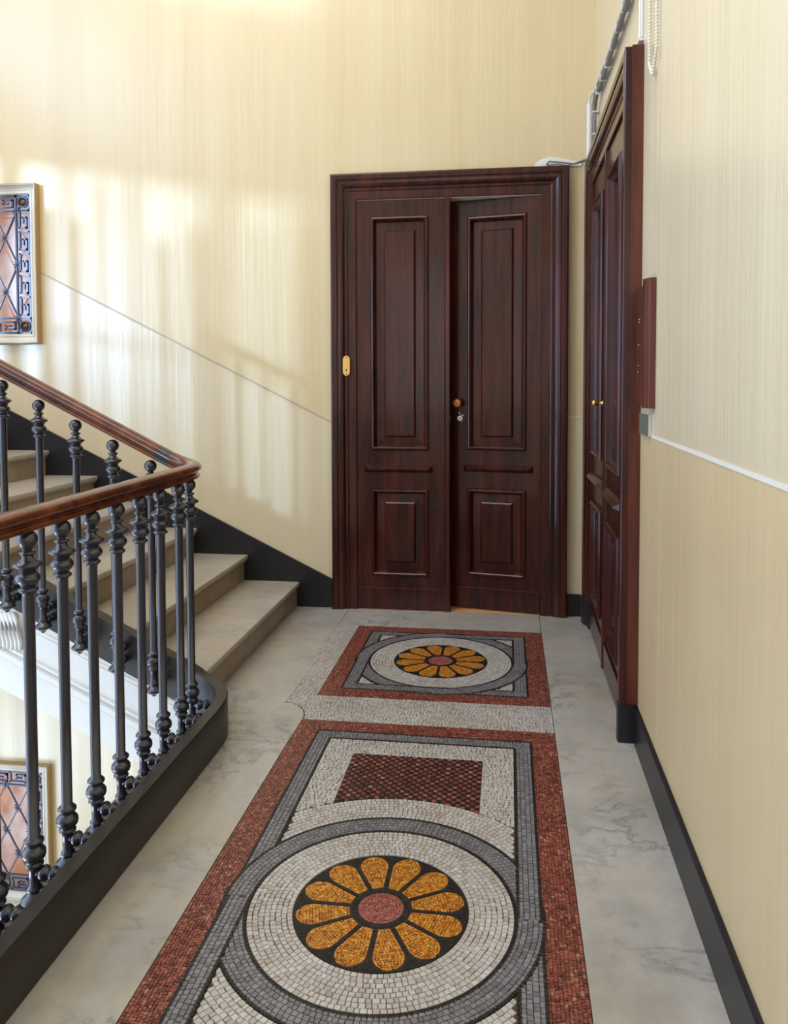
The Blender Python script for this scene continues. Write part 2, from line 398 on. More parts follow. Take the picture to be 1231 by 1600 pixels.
X0,X1=-.902,.201
def mosaic(name, y0, y1, ctr, oy0, oy1, iy0, iy1, label, checker=None, individual=False):
    """one framed panel: red border, grey square band interlaced with a grey ring, rosette"""
    ox0,ox1,ix0,ix1=-.803,.098,-.739,.033
    RO,RI,RR=.459,.383,.248
    root=empty(name,(ctr[0],ctr[1],0),label=label,category='mosaic')
    bed=MB().box(X0,X1,y0,y1,-.012,-.0035).build('grout_bed',M['grout'],root)
    rad=lambda x,y: math.hypot(x-ctr[0],y-ctr[1])
    inring=lambda x,y: RI<=rad(x,y)<=RO
    insq=lambda x,y: ox0<=x<=ox1 and oy0<=y<=oy1 and not(ix0<x<ix1 and iy0<y<iy1)
    def ring_over(x,y): return (x<ctr[0])==(y>ctr[1])      # upper left and lower right quadrants
    # red border
    red=MB()
    for (a,b_,c_,d,al) in [(X0,X1,oy1,y1,'x'),(X0,X1,y0,oy0,'x'),(X0,ox0,oy0,oy1,'y'),(ox1,X1,oy0,oy1,'y')]:
        grid(red,a,b_,c_,d,.0102,lambda x,y:True,jit=.25,along=al)
    red.build('red_border',M['t_red'],root,kind='stuff',label='border of small red stone tesserae')
    # grey band and ring
    gr=MB()
    for (a,b_,c_,d,al) in [(ox0,ox1,iy1,oy1,'x'),(ox0,ox1,oy0,iy0,'x'),(ox0,ix0,iy0,iy1,'y'),(ix1,ox1,iy0,iy1,'y')]:
        grid(gr,a,b_,c_,d,.0155,lambda x,y: rad(x,y)>RO or not(rad(x,y)>RI and ring_over(x,y)),jit=.1,along=al)
    ring(gr,ctr,RI,RO,.0155,lambda x,y: not insq(x,y) or (ring_over(x,y) and ox0<x<ox1 and oy0<y<oy1),jit=.08)
    gr.build('grey_band',M['t_grey'],root,kind='stuff',label='grey stone square band woven through a grey ring')
    # black lines
    bk=MB(); wd=.0125
    hide_sq=lambda x,y: not(inring(x,y) and ring_over(x,y))
    for (a,b_) in [((ix0,iy0),(ix0,iy1)),((ix1,iy0),(ix1,iy1)),((ix0,iy0),(ix1,iy0)),((ix0,iy1),(ix1,iy1)),
                   ((ox0,oy0),(ox0,oy1)),((ox1,oy0),(ox1,oy1)),((ox0,oy0),(ox1,oy0)),((ox0,oy1),(ox1,oy1))]:
        line(bk,a,b_,wd,.0135,hide_sq)
    cring(bk,ctr,RI,wd,lambda x,y: True)
    cring(bk,ctr,RO,wd,lambda x,y: not(insq(x,y) and not ring_over(x,y)))
    bk.build('black_line',M['t_black'],root,kind='stuff',label='single rows of black tesserae outlining the bands')
    # white field
    wh=MB()
    def ck(x,y): return checker is not None and checker[0]<x<checker[1] and y<checker[2] and rad(x,y)>checker[3] and y>ctr[1]
    def fixw(x,y):
        r=rad(x,y)
        if r<RO+.006: k=(RO+.006)/max(r,1e-6); x,y=ctr[0]+(x-ctr[0])*k,ctr[1]+(y-ctr[1])*k
        return x,y
    def outside(x,y): return rad(x,y)>RO+.008 and not ck(x,y)
    if checker is None:
        grid(wh,ix0+.006,ix1-.006,iy0+.006,iy1-.006,.0155,outside,fixw)
    else:
        RB=checker[3]
        def fixb(x,y):
            r=rad(x,y)
            if r<RB: k=RB/r; x,y=ctr[0]+(x-ctr[0])*k,ctr[1]+(y-ctr[1])*k
            return x,y
        xl,xr,yt=checker[0],checker[1],checker[2]
        far=lambda x,y: rad(x,y)>RB+.004
        clampin=lambda x,y:(min(max(x,ix0+.006),ix1-.006),min(max(y,iy0+.006),iy1-.006))
        grid(wh,ix0+.006,ix1-.006,yt,iy1-.006,.0165,far,fixb)
        grid(wh,ix0+.006,xl,ctr[1],yt,.0165,far,fixb); grid(wh,xr,ix1-.006,ctr[1],yt,.0165,far,fixb)
        grid(wh,ix0+.006,ix1-.006,iy0+.006,ctr[1],.0165,far,fixb)
        ring(wh,ctr,RO+.006,RB,.0165,lambda x,y: ix0+.011<x<ix1-.011 and iy0+.011<y<iy1-.011,clampin)
        # checker block
        c1,c2=MB(),MB(); s=.0172; nx=round((xr-xl)/s); sx_=(xr-xl)/nx; s=.0172
        ny=int((yt-ctr[1]-.4)/s)+1
        for j in range(ny):
            for i in range(nx):
                q=[(xl+(i+a)*sx_,yt-(j+b_)*s) for a,b_ in ((0,0),(1,0),(1,1),(0,1))]
                cc=(xl+(i+.5)*sx_,yt-(j+.5)*s)
                if rad(*cc)<RB+.002: continue
                q=[fixb(p[0]+random.uniform(-.0012,.0012),p[1]+random.uniform(-.0012,.0012)) if not p[0] in (xl,xr) else fixb(*p) for p in q]
                cell(c1 if (i+j)%2 else c2,q,0)
        c1.build('black_checker',M['t_black'],root,kind='stuff'); c2.build('red_checker',M['t_red'],root,kind='stuff',label='dark red squares of the chequered block')
    ring(wh,ctr,RR+.002,RI-.006,.0165 if individual else .0155,jit=.1)
    singles=[]
    if individual:      # the nearest white tesserae are pieces of their own
        nf=len(wh.f)//5; idx=sorted(range(nf),key=lambda i: abs(sum(wh.v[i*8+k][1] for k in range(4))/4-1.70)+.0001*i)
        idx=[i for i in idx if sum(wh.v[i*8+k][1] for k in range(4))/4>1.66][:280]; ss=set(idx)
        rest=MB()
        for i in range(nf):
            vs=wh.v[i*8:i*8+8]; tn=wh.tone[i*5]
            fs=[(4,5,6,7)]+[(k,(k+1)%4,4+(k+1)%4,4+k) for k in range(4)]
            if i in ss:
                one=MB(); one.add(vs,fs,tn); one.build('tessera',M['t_white'],root)
            else: rest.add(vs,fs,tn)
        wh=rest
    wh.build('white_field',M['t_white'],root,kind='stuff',label='field of off-white stone tesserae')
    # rosette
    med=MB().lathe([(-.0036,RR),(-.0012,RR)],(ctr[0],ctr[1],0),seg=72)
    bmesh_=med.build('rosette',M['grout_dark'],root,label='round rosette of twelve orange petals on black')
    bt=MB(); 
    def petal_w(r):      # half width of a petal at radius r
        if r<.088 or r>.241: return -1
        if r<.190: return max(.0, r*math.tan(math.radians(15))-.0075)
        w0=.190*math.tan(math.radians(15))-.0075; d=(r-.190)/(.241-.190); return w0*math.sqrt(max(0,1-d*d))
    def inpetal(x,y,m_=0):
        r=rad(x,y); a=math.degrees(math.atan2(y-ctr[1],x-ctr[0]))%30-15; a=math.radians(a)
        u,v_=r*math.cos(a),r*math.sin(a); return abs(v_)<petal_w(u)+m_
    ring(bt,ctr,.068,.084,.012,rows=1)
    for k in range(12):
        a=math.radians(30*k); 
        line(bt,(ctr[0]+.086*math.cos(a),ctr[1]+.086*math.sin(a)),(ctr[0]+.205*math.cos(a),ctr[1]+.205*math.sin(a)),.011,.0125,h=.0002)
    ring(bt,ctr,.200,RR-.001,.009,lambda x,y: not inpetal(x,y,.002),jit=.25)
    bt.build('black_ground',M['t_black'],bmesh_,kind='stuff')
    pk=MB(); 
    ring(pk,ctr,.0,.065,.009,jit=.25); pk.build('rosette_centre',M['t_pink'],bmesh_,kind='stuff',label='pinkish red round centre')
    for k in range(12):
        a0=math.radians(15+30*k); ca,sa=math.cos(a0),math.sin(a0); pm=MB()
        W=lambda u,v_:(ctr[0]+u*ca-v_*sa,ctr[1]+u*sa+v_*ca)
        us=[.088+(.241-.088)*i/14 for i in range(15)]
        out=[W(u,petal_w(u)) for u in us[:-1]]+[W(.241,0)]+[W(u,-petal_w(u)) for u in us[:-1]][::-1]
        u=.088; s=.0088
        while u<.241-.003:
            uu=min(u+s,.241); um=(u+uu)/2; w_=petal_w(um)
            n=max(1,round(2*w_/s)); 
            for i in range(n):
                q=[]
                for (U,V) in ((u,i),(uu,i),(uu,i+1),(u,i+1)):
                    ww=max(petal_w(min(U,.2405)),.004); vv=-ww+2*ww*V/n
                    if 0<V<n: vv+=random.uniform(-.2,.2)*s
                    Uj=U+(random.uniform(-.2,.2)*s if .089<U<.24 else 0)
                    q.append(W(Uj,vv))
                cell(pm,q,.0002)
            u=uu
        pm.build('petal',M['t_orange'],bmesh_)
    return root
mosaic('mosaic_panel',3.613,4.69,(-.354,4.15),3.712,4.590,3.776,4.531,'square marble mosaic with orange rosette lying right in front of the far double door')
mosaic('mosaic_panel',.955,3.343,(-.354,2.15),1.055,3.244,1.118,3.181,'long mosaic panel in the foreground with large orange rosette and red-black chequered block',checker=(-.612,-.094,3.057,.585),individual=True)
# plain white mosaic strips between and beside the panels (part of the floor)
wb=MB()
def cut(x,y): return ((x+1.03)/.130)**2+((y-3.343)/.167)**2>1 and True
def fixc(x,y):
    e=((x+1.03)/.132)**2+((y-3.343)/.169)**2
    if e<1: k=1/math.sqrt(max(e,1e-6)); x,y=-1.03+(x+1.03)*k,3.343+(y-3.343)*k
    return x,y
grid(wb,-1.034,X0,3.613,4.689,.0155,lambda x,y:True,along='y')
grid(wb,-1.034,X1,3.345,3.612,.0155,cut,fixc)
grid(wb,X0,X1,.60,.953,.0155,lambda x,y:True)
wb.build('white_tesserae',M['t_white'],fl,kind='stuff',label='plain strip of off-white tesserae beside the mosaic panels')
MB().box(-1.034,X1,3.344,4.69,-.0119,-.0034).box(X0,X1,.6,.955,-.0119,-.0034).build('grout_bed',M['grout'],fl)

# ------------------------------------------------------------------ skirting and dado lines
SK=lambda x: .190+(-1.157-x)*.4865
NOSE=lambda n:(-1.375-.3556*n, .163+.1727*n)
MB().prism([(-1.150,.002),(-1.150,.186),(-4.9,SK(-4.9)),(-4.9,SK(-4.9)-.62),(-1.41,-.02)],'y',YB-.018,YB-.0005).build('baseboard_back',M['black_paint'],kind='structure')
MB().box(.36,.462,YB-.018,YB-.0005,.001,.139).build('baseboard_back',M['black_paint'],kind='structure')
mb=MB(); mb.sweep([[(x,y,z) for x,z in [(XR-.0005,.001),(XR-.016,.001),(XR-.014,.146),(XR-.008,.155),(XR-.0005,.157)]] for y in (-2.19,3.285)])
mb.build('baseboard_right',M['black_paint'],kind='structure')
t1=MB()
dl=lambda x:.651-.5016*x
t1.prism([(-1.150,dl(-1.15)-.006),(-1.150,dl(-1.15)+.006),(-3.20,dl(-3.20)+.006),(-3.20,dl(-3.20)-.006)],'y',YB-.0025,YB-.0003)
t1.build('trim_1',M['line'],kind='structure')
MB().box(.362,.456,YB-.0025,YB-.0003,1.266,1.276).build('trim_2',M['line_white'],kind='structure')
MB().box(XR-.0025,XR-.0003,-2.19,3.04,1.286,1.298).build('trim_3',M['line_white'],kind='structure')

# ------------------------------------------------------------------ doors
def frame_sweep(mb, x0,x1,z0,z1, prof, yb=0, sign=1, closed=True):
    """profile (d,h): offset d (sign=-1 inwards) from the rectangle, h towards the viewer (-y)"""
    rings=[]
    for d,h in prof:
        o=d*sign; 
        if closed: rings.append([(x0-o,yb-h,z0-o),(x1+o,yb-h,z0-o),(x1+o,yb-h,z1+o),(x0-o,yb-h,z1+o)])
        else: rings.append([(x0-o,yb-h,z0),(x0-o,yb-h,z1+o),(x1+o,yb-h,z1+o),(x1+o,yb-h,z0)])
    m=len(rings); n=4; vs=[v for r in rings for v in r]; fs=[]
    for i in range(m-1):
        for k in range(n if closed else n-1):
            l=(k+1)%n; fs.append((i*n+k,i*n+l,(i+1)*n+l,(i+1)*n+k))
    mb.add(vs,fs); return rings
def raised_panel(mb, x0,x1,z0,z1, rel, bev):
    prof=[(0,.0),(.0,.007),(.006,.013),(.016,.015),(.022,.011),(.028,.003),(.034,-.004),(.036,-.012),(bev-.012,-.010),(bev-.008,-.005),(bev,-.001)]
    r=frame_sweep(mb,x0,x1,z0,z1,[(d,h*rel) for d,h in prof],0,-1)
    mb.add(r[-1],[(0,1,2,3)])
def make_leaf(parent, W, H, mirror, rel, astragal, loc=(0,0,0), rz=0, wood_=None, z0=.010, mid=.93, up=(1.05,2.56), lo=(.225,.80)):
    """leaf local frame: x from hinge to meeting edge (mirrored when hinged right), front face y=0"""
    wd=wood_ or M['wood']
    leaf=empty('door_leaf',loc,rz,parent)
    S=-1 if mirror else 1
    a,b_=.090,W-.130
    zs=[z0,lo[0],lo[1],up[0],up[1],H]
    mb=MB()
    def bx(m_,xa,xb,ya,yb,za,zb):
        xa,xb=(xa,xb) if S==1 else (-xb,-xa); m_.box(xa,xb,ya,yb,za,zb)
    bx(mb,0,a,0,.042,z0,H); bx(mb,b_,W,0,.042,z0,H)
    for za,zb in ((z0,lo[0]),(lo[1],up[0]),(up[1],H)): bx(mb,a,b_,0,.042,za,zb)
    mb.build('leaf_frame',wd,leaf,local=True)
    for (za,zb) in (lo,up):
        mb=MB(); xa,xb=(a,b_) if S==1 else (-b_,-a)
        raised_panel(mb,xa,xb,za,zb,rel,.098)
        # back of the panel
        mb.box(xa,xb,.016*rel+.002,.030 if rel<1.3 else .036,za,zb)
        mb.build('raised_panel',wd,leaf,local=True)
    # rail moulding
    mb=MB(); xa,xb=(.045,W-.105) if S==1 else (-(W-.105),-.045)
    pr=[(-.024,0),(-.021,.004*rel),(-.013,.012*rel),(-.009,.022*rel),(-.001,.024*rel),(.003,.020*rel),(.022,.003*rel),(.024,0)]
    mb.sweep([[(x+sg*h_*.8,-h_,mid+z_) for z_,h_ in pr] for x,sg in ((xa,1),(xb,-1))])
    mb.build('rail_moulding',wd,leaf,local=True)
    mb=MB(); bx(mb,.0,W,-.010,0,z0,.148); mb.build('kick_board',wd,leaf,local=True,bevel=.003)
    if astragal:
        mb=MB(); xa,xb=W-.030,W+.012
        pts=[(xa,0),(xa+.003,-.010),(xa+.010,-.016),(xb-.010,-.016),(xb-.003,-.010),(xb,0)]
        pts=[(S*p,q) for p,q in pts]
        mb.prism(pts,'z',z0,H); mb.build('meeting_strip',wd,leaf,local=True)
    return leaf
CAS=[(0,-.035),(0,.012),(.004,.017),(.050,.017),(.054,.022),(.060,.026),(.066,.026),(.068,.016),(.074,.016),(.076,.030),(.084,.041),(.096,.049),(.112,.052),(.116,.047),(.120,.047),(.123,.056),(.128,.058),(.150,.058),(.156,.056),(.160,.050),(.162,-.001)]
def make_casing(root, x0,x1,ztop, width, depth, zfoot, plinth_mat):
    kx=width/.162; kd=depth/.058
    mb=MB()
    prof=[(d*kx,h*kd) for d,h in CAS]
    frame_sweep(mb,x0,x1,zfoot,ztop,prof,0,1,closed=False)
    # back filler so the casing has a solid body
    mb.build('casing',M['wood'],root,local=True)
    for s in (0,1):
        pb=MB(); prof2=[(max(0,d*kx)+(.0 if i<len(CAS)-2 else .004),h*kd+.004) for i,(d,h) in enumerate(CAS)]
        pts=[((x0-d) if s==0 else (x1+d),-h) for d,h in prof2]
        pts+=[(pts[-1][0],.02),(pts[0][0],.02)]
        pb.prism(pts,'z',.0015,zfoot+.002)
        pb.build('plinth_block',plinth_mat,root,local=True)

# far double door: local y=0 plane is the leaf face
d1=empty('door_1',(0,5.048,0),kind='structure',label='dark mahogany double door on the back wall, right leaf ajar')
make_casing(d1,-.978,.208,2.670,.166,.030+.010,.150,M['wood'])
MB().box(-.989,-.976,-.005,.25,0,2.67).box(.206,.224,-.005,.25,0,2.67).build('door_lining',M['wood'],d1,local=True)
MB().box(-.989,.224,.004,.25,2.668,2.684).build('head_lining',M['lining'],d1,local=True,label='bare pale underside of the door head')
MB().box(-.975,.205,.000,.32,-.004,.0012).build('threshold',M['threshold'],d1,local=True)
LW=.590
lfL=make_leaf(d1,LW+.008,2.664,False,1.25,True,(-.974,0,0))
lfR=make_leaf(d1,LW+.014,2.664,True,1.25,False,(.205,.004,0),-math.asin(.105/LW),mid=.933)
# knob and lock on the right leaf (leaf local: x negative from hinge)
kx=-(LW+.014)+.079
mb=MB(); mb.lathe([(0,.016),(-.006,.017),(-.012,.011),(-.030,.010),(-.038,.018),(-.048,.0275),(-.058,.029),(-.066,.024),(-.068,.017),(-.066,.011),(-.068,.006),(-.071,.002)],(kx-.004,0,1.356),'y',20)
mb.build('door_knob',M['brass_dark'],lfR,smooth=True,local=True,label='round brass door knob')
mb=MB(); mb.lathe([(0,.027),(-.006,.026),(-.010,.021),(-.026,.020),(-.030,.017),(-.030,.002)],(kx+.008,0,1.258),'y',20)
mb.box(kx+.000,kx+.006,-.026,0,1.285,1.298)
mb.build('cylinder_lock',M['chrome'],lfR,smooth=True,local=True,auto=35,label='round steel cylinder lock')
MB().box(kx+.000,kx+.016,-.032,-.0299,1.2555,1.2605).build('key_slot',M['dark'],lfR,local=True)
# brass escutcheon on the left jamb
mb=MB(); cx_,cz_=-1.040,1.600; hw,hh=.023,.066
pts=[(cx_-hw,cz_-hh*.72),(cx_-hw*.4,cz_-hh*.97),(cx_,cz_-hh),(cx_+hw*.4,cz_-hh*.97),(cx_+hw,cz_-hh*.72),(cx_+hw,cz_+hh*.72),(cx_+hw*.4,cz_+hh*.97),(cx_,cz_+hh),(cx_-hw*.4,cz_+hh*.97),(cx_-hw,cz_+hh*.72)]
mb.prism(pts,'y',-.036,-.012)
esc=mb.build('keyhole_plate',M['brass'],d1,local=True,bevel=.0015,label='small brass keyhole plate on the left jamb')
mb=MB(); mb.lathe([(-.0375,.0055),(-.0355,.0055)],(cx_,0,cz_-.026),'y',10); mb.box(cx_-.002,cx_+.002,-.0375,-.0355,cz_-.038,cz_-.028); mb.build('keyhole',M['dark'],d1,local=True)
mb=MB(); mb.lathe([(-.038,.002),(-.036,.004)],(cx_,0,cz_+.055),'y',8); mb.lathe([(-.038,.002),(-.036,.004)],(cx_,0,cz_-.055),'y',8); mb.build('plate_screw',M['brass_dark'],d1,local=True)

# near double door on the right wall; local x runs towards the camera
d2=empty('door_2',(.500,4.958,0),-math.pi/2,kind='structure',label='dark mahogany double door on the right wall, closed')
# local x = 4.958 - Y
make_casing(d2,.170,1.500,2.665,.168,.042,.160,M['black_paint'])
MB().box(.0,.012,-.04,.034,.16,2.83).box(1.652,1.664,-.040,-.012,.16,2.836).box(.0,1.664,-.036,.034,2.815,2.836).build('casing_return',M['wood'],d2,local=True,bevel=.003)
MB().box(1.650,1.668,-.012,.0345,.16,2.842).build('casing_return',M['wood_red'],d2,local=True,label='worn reddish strip along the side of the door casing',bevel=.003)
LW2=.663
for (x_,mir,ast) in ((.172,False,True),(1.498,True,False)):
    lf=make_leaf(d2,LW2,2.66,mir,1.75,ast,(x_,0,0),mid=.945,up=(1.075,2.50))
    if ast:
        mb=MB(); mb.lathe([(0,.013),(-.004,.013),(-.010,.006),(-.026,.006),(-.034,.014),(-.044,.018),(-.054,.014),(-.058,.004)],(LW2-.012,-.016,1.385),'y',16)
        mb.build('door_knob',M['brass'],lf,smooth=True,local=True,label='small brass knob')
# room behind the ajar leaf
rm=MB().box(-1.6,1.3,7.4,7.5,-.02,3.4).box(-1.7,-1.6,5.38,7.5,-.02,3.4).box(1.3,1.4,5.38,7.5,-.02,3.4)
rm.build('wall_back_room',M['cream'],kind='structure')
MB().box(-1.6,1.3,5.371,7.4,-.10,-.004).box(-.985,.22,5.0761,5.371,-.10,-.004).build('floor',M['threshold'],kind='structure')
MB().box(-1.7,1.4,5.38,7.5,3.4,3.5).build('ceiling',M['ceiling'],kind='structure')

# ------------------------------------------------------------------ ornamental windows in the back wall
def bar(mb,a,b_,w=.010,y0=0,y1=.012):
    (xa,za),(xb,zb)=a,b_; L=math.hypot(xb-xa,zb-za); 
    if L<1e-6: return
    nx,nz=-(zb-za)/L*w/2,(xb-xa)/L*w/2; ex,ez=(xb-xa)/L*w/2,(zb-za)/L*w/2
    mb.prism([(xa-ex+nx,za-ez+nz),(xb+ex+nx,zb+ez+nz),(xb+ex-nx,zb+ez-nz),(xa-ex-nx,za-ez-nz)],'y',y0,y1)
def grille_window(name, z0, z1, nkeys, pitch_d, label):
    """z0,z1 outer frame; the frame stands proud of the wall"""
    xo1=-3.197; xo0=WX0-.058; r=empty(name,((xo0+xo1)/2,YB,z0),kind='structure',label=label)
    fr=MB(); ix0,ix1,iz0,iz1=WX0,WX1-.008,z0+.070,z1-.067
    prof=[(0,-.05),(0,.012),(.008,.020),(.016,.020),(.022,.014),(.040,.022),(.052,.036),(.058,.052),(.064,.052)]
    frame_sweep(fr,ix0,ix1,iz0,iz1,prof,YB,1); fr.build('window_frame',M['frame_paint'],r)
    sd=MB(); e=.064
    sd.box(ix1+e-.002,ix1+e+.003,YB-.052,YB,iz0-e,iz1+e).box(ix0-e-.003,ix0-e+.002,YB-.052,YB,iz0-e,iz1+e).box(ix0-e,ix1+e,YB-.052,YB,iz1+e-.002,iz1+e+.003).box(ix0-e,ix1+e,YB-.052,YB,iz0-e-.003,iz0-e+.002)
    sd.build('frame_edge',M['edge_shade'],r)
    MB().box(ix0,ix1,YB+.13,YB+.14,iz0,iz1).build('window_pane',M['pane'],r)
    yf,yk=YB-.006,YB+.010
    c=.105                      # border width
    gl=MB()
    for k in (0,c):
        for a,b_ in (((ix0+k+.005,iz0),(ix0+k+.005,iz1)),((ix1-k-.005,iz0),(ix1-k-.005,iz1)),((ix0,iz0+k+.005),(ix1,iz0+k+.005)),((ix0,iz1-k-.005),(ix1,iz1-k-.005))):
            bar(gl,a,b_,.011,yf,yk)
    gl.build('grille_frame',M['iron_grille'],r)
    # corner roundels
    for cx_ in (ix0+c/2,ix1-c/2):
        for cz_ in (iz0+c/2,iz1-c/2):
            m_=MB(); n=20
            rings=[]
            for rr,y in ((.040,yf+.004),(.040,yf-.006),(.030,yf-.008),(.027,yf+.002),(.030,yk)):
                rings.append([(cx_+rr*math.cos(2*math.pi*k/n),y,cz_+rr*math.sin(2*math.pi*k/n)) for k in range(n)])
            m_.sweep(rings,True,False)
            for sx_ in (-1,1):
                for sz in (-1,1): bar(m_,(cx_+sx_*.030,cz_+sz*.030),(cx_+sx_*.046,cz_+sz*.046),.012,yf,yk)
            ro_=m_.build('roundel',M['iron_grille'],r)
            MB().lathe([(yf-.012,.003),(yf-.010,.012),(yf-.004,.020),(yf+.004,.026),(yf+.008,.026)],(cx_,0,cz_),'y',16).build('boss',M['bronze'],ro_,smooth=True)
    # greek key borders
    def key(m_,ox,oz,ux,uz,vx,vz,L):   # one key of length L along u, height along v
        P=lambda u,v_:(ox+ux*u*L+vx*v_*c*.86, oz+uz*u*L+vz*v_*c*.86)
        path=[(0,.12),(0,.90),(.80,.90),(.80,.36),(.34,.36),(.34,.62),(.56,.62)]
        for a,b_ in zip(path,path[1:]): bar(m_,P(*a),P(*b_),.0115,yf,yk)
        bar(m_,P(0,.12),P(1,.12),.0095,yf,yk)
    Lz=(iz1-iz0-2*c)/nkeys; nx=max(3,round((ix1-ix0-2*c)/Lz)); Lx=(ix1-ix0-2*c)/nx
    for i in range(nkeys):
        for (ox,vx) in ((ix1-c*.02,-1),(ix0+c*.02,1)):
            m_=MB(); key(m_,ox,iz1-c-i*Lz,0,-1,vx,0,Lz); m_.build('greek_key',M['iron_grille'],r)
    for i in range(nx):
        for (oz,vz) in ((iz0+c*.02,1),(iz1-c*.02,-1)):
            m_=MB(); key(m_,ix0+c+i*Lx,oz,1,0,0,vz,Lx); m_.build('greek_key',M['iron_grille'],r)
    # diamond lattice with star flowers
    nxd=8; dx=(ix1-ix0-2*c)/nxd; H=iz1-iz0-2*c; nzd=max(2,2*round(H/pitch_d)); dz=H/nzd
    la=MB()
    for i in range(nxd):
        for j in range(nzd):
            xa=ix0+c+i*dx; za=iz0+c+j*dz
            if (i+j)%2==0: bar(la,(xa,za),(xa+dx,za+dz),.0075,yf+.004,yk)
            else: bar(la,(xa,za+dz),(xa+dx,za),.0075,yf+.004,yk)
    la.build('lattice',M['iron_grille'],r)
    for i in range(nxd+1):
        for j in range(nzd+1):
            if (i+j)%2: continue
            cx_,cz_=ix0+c+i*dx,iz0+c+j*dz; m_=MB()
            pts=[]
            for k in range(24):
                rr=.034 if k%3==0 else (.013 if k%3==1 else .019); a=2*math.pi*k/24
                pts.append((cx_+rr*math.cos(a),cz_+rr*math.sin(a)))
            m_.prism(pts,'y',yf-.004,yf+.004)
            m_.lathe([(yf-.014,.003),(yf-.011,.010),(yf-.004,.013)],(cx_,0,cz_),'y',10)
            m_.build('star_flower',M['iron_grille'],r)
    return r
grille_window('window_1',1.763,2.857,5,.30,'upper iron grille window on the back wall with greek key border')
grille_window('window_2',-2.215,-1.200,5,.30,'lower iron grille window seen down the stairwell between the balusters')

# ------------------------------------------------------------------ staircase
st=empty('staircase',(-3.0,4.2,0),label='flight of pale marble steps climbing left along the back wall',category='stairs')
Y0S=3.385; NS=9
for n in range(NS):
    xn,z=NOSE(n); xe=NOSE(n+1)[0]-.03
    tz=.034
    pr=[(xn-.004,z),(xn,z-.004),(xn+.001,z-.017),(xn-.003,z-tz+.004),(xn-.008,z-tz),(xe,z-tz),(xe,z)]
    MB().prism(pr,'y',Y0S,YB-.019).build('tread',M['marble_warm'],st)
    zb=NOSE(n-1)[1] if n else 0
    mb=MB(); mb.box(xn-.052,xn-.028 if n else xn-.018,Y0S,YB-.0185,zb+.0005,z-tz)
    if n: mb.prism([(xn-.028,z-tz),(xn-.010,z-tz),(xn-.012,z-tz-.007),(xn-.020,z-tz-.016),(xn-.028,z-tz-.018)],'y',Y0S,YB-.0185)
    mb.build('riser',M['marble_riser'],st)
SOF=lambda x:-.225-(x+1.72)*.461
xe=NOSE(NS)[0]
soff=MB().prism([(-1.44,-.035),(-1.44,SOF(-1.44)),(xe,SOF(xe)),(xe,SOF(xe)+.27)],'y',3.372,YB-.02); soff.build('soffit',M['white'],st)
# white outer string with mouldings
TOP=lambda x:.165+.50*max(0,-1.33-x)
stg=MB().prism([(-1.22,-.04),(-1.22,SOF(-1.22)),(xe-.3,SOF(xe-.3)),(xe-.3,TOP(xe-.3)-.19),(-1.33,-.03)],'y',3.338,3.371)
stg.build('outer_string',M['white'],st,label='white painted outer side of the stair with mouldings')
mo=MB()
for (o,hh,dp) in ((.215,.012,.010),(.178,.024,.020),(.150,.010,.012),(.372,.007,.005),(.352,.004,.004)):
    rings=[]
    for x in (-1.22,xe-.3):
        zc=SOF(x)+o; rings.append([(x,3.339,zc-hh),(x,3.339-dp,zc-hh*.6),(x,3.339-dp,zc+hh*.6),(x,3.339,zc+hh)])
    mo.sweep(rings)
mo.build('string_moulding',M['white'],st)
# carved scroll bracket on the string
for k,xc in enumerate((-2.315,)):
    mb=MB(); zc=.265
    for i in range(7):
        x=xc-.05+i*.020; mb.tube([(x-.03,3.332,zc+.165),(x-.012,3.322,zc+.13),(x,3.320,zc+.08),(x+.006,3.326,zc+.03),(x-.002,3.336,zc-.01)],.010,8)
    mb.build('scroll_bracket',M['white'],st,smooth=True,label='white fluted scroll bracket')
# half landing out of sight to the left
MB().box(-5.3,xe,3.2,YB,NOSE(NS)[1]-.2,NOSE(NS)[1]).build('floor',M['marble'],kind='structure')
# landing edge facing the stairwell
MB().box(-1.245,-1.212,-2.2,3.28,-.42,-.036).build('landing_edge',M['white'],kind='structure')

# ------------------------------------------------------------------ curb
cp=[(-1.160,-2.19),(-1.160,1.2),(-1.160,2.98),(-1.163,3.07),(-1.173,3.14),(-1.195,3.21),(-1.228,3.27),(-1.272,3.325),(-1.325,3.365),(-1.38,3.387),(-1.44,3.395),(-1.9,3.396),(xe-.2,3.396)]
cpf=[]   # resample the bend finely
for i in range(len(cp)-1): cpf.append(cp[i])
cpf.append(cp[-1])
def curb_rings():
    rings=[]
    for i,p in enumerate(cpf):
        a=Vector(cpf[max(0,i-1)]); b_=Vector(cpf[min(len(cpf)-1,i+1)]); d=(b_-a).normalized(); nrm=Vector((-d.y,d.x))  # left of travel = stairwell side
        zt=.165+.50*max(0,-1.33-p[0])
        if -1.48<p[0]<-1.30: zt+=.003
        zb=zt-.200 if p[0]<-1.33 else -.036
        P=Vector(p); Q=P+nrm*.056
        r_=[(P.x,P.y,max(zb,.001) if p[0]>-1.3 else zb),(P.x,P.y,zt-.006),(P.x+nrm.x*.005,P.y+nrm.y*.005,zt),(Q.x-nrm.x*.005,Q.y-nrm.y*.005,zt),(Q.x,Q.y,zt-.006),(Q.x,Q.y,zb)]
        rings.append(r_)
    return rings
MB().sweep(curb_rings()).build('curb',M['curb'],smooth=True,auto=40,kind='structure',label='dark grey painted curb under the balustrade')

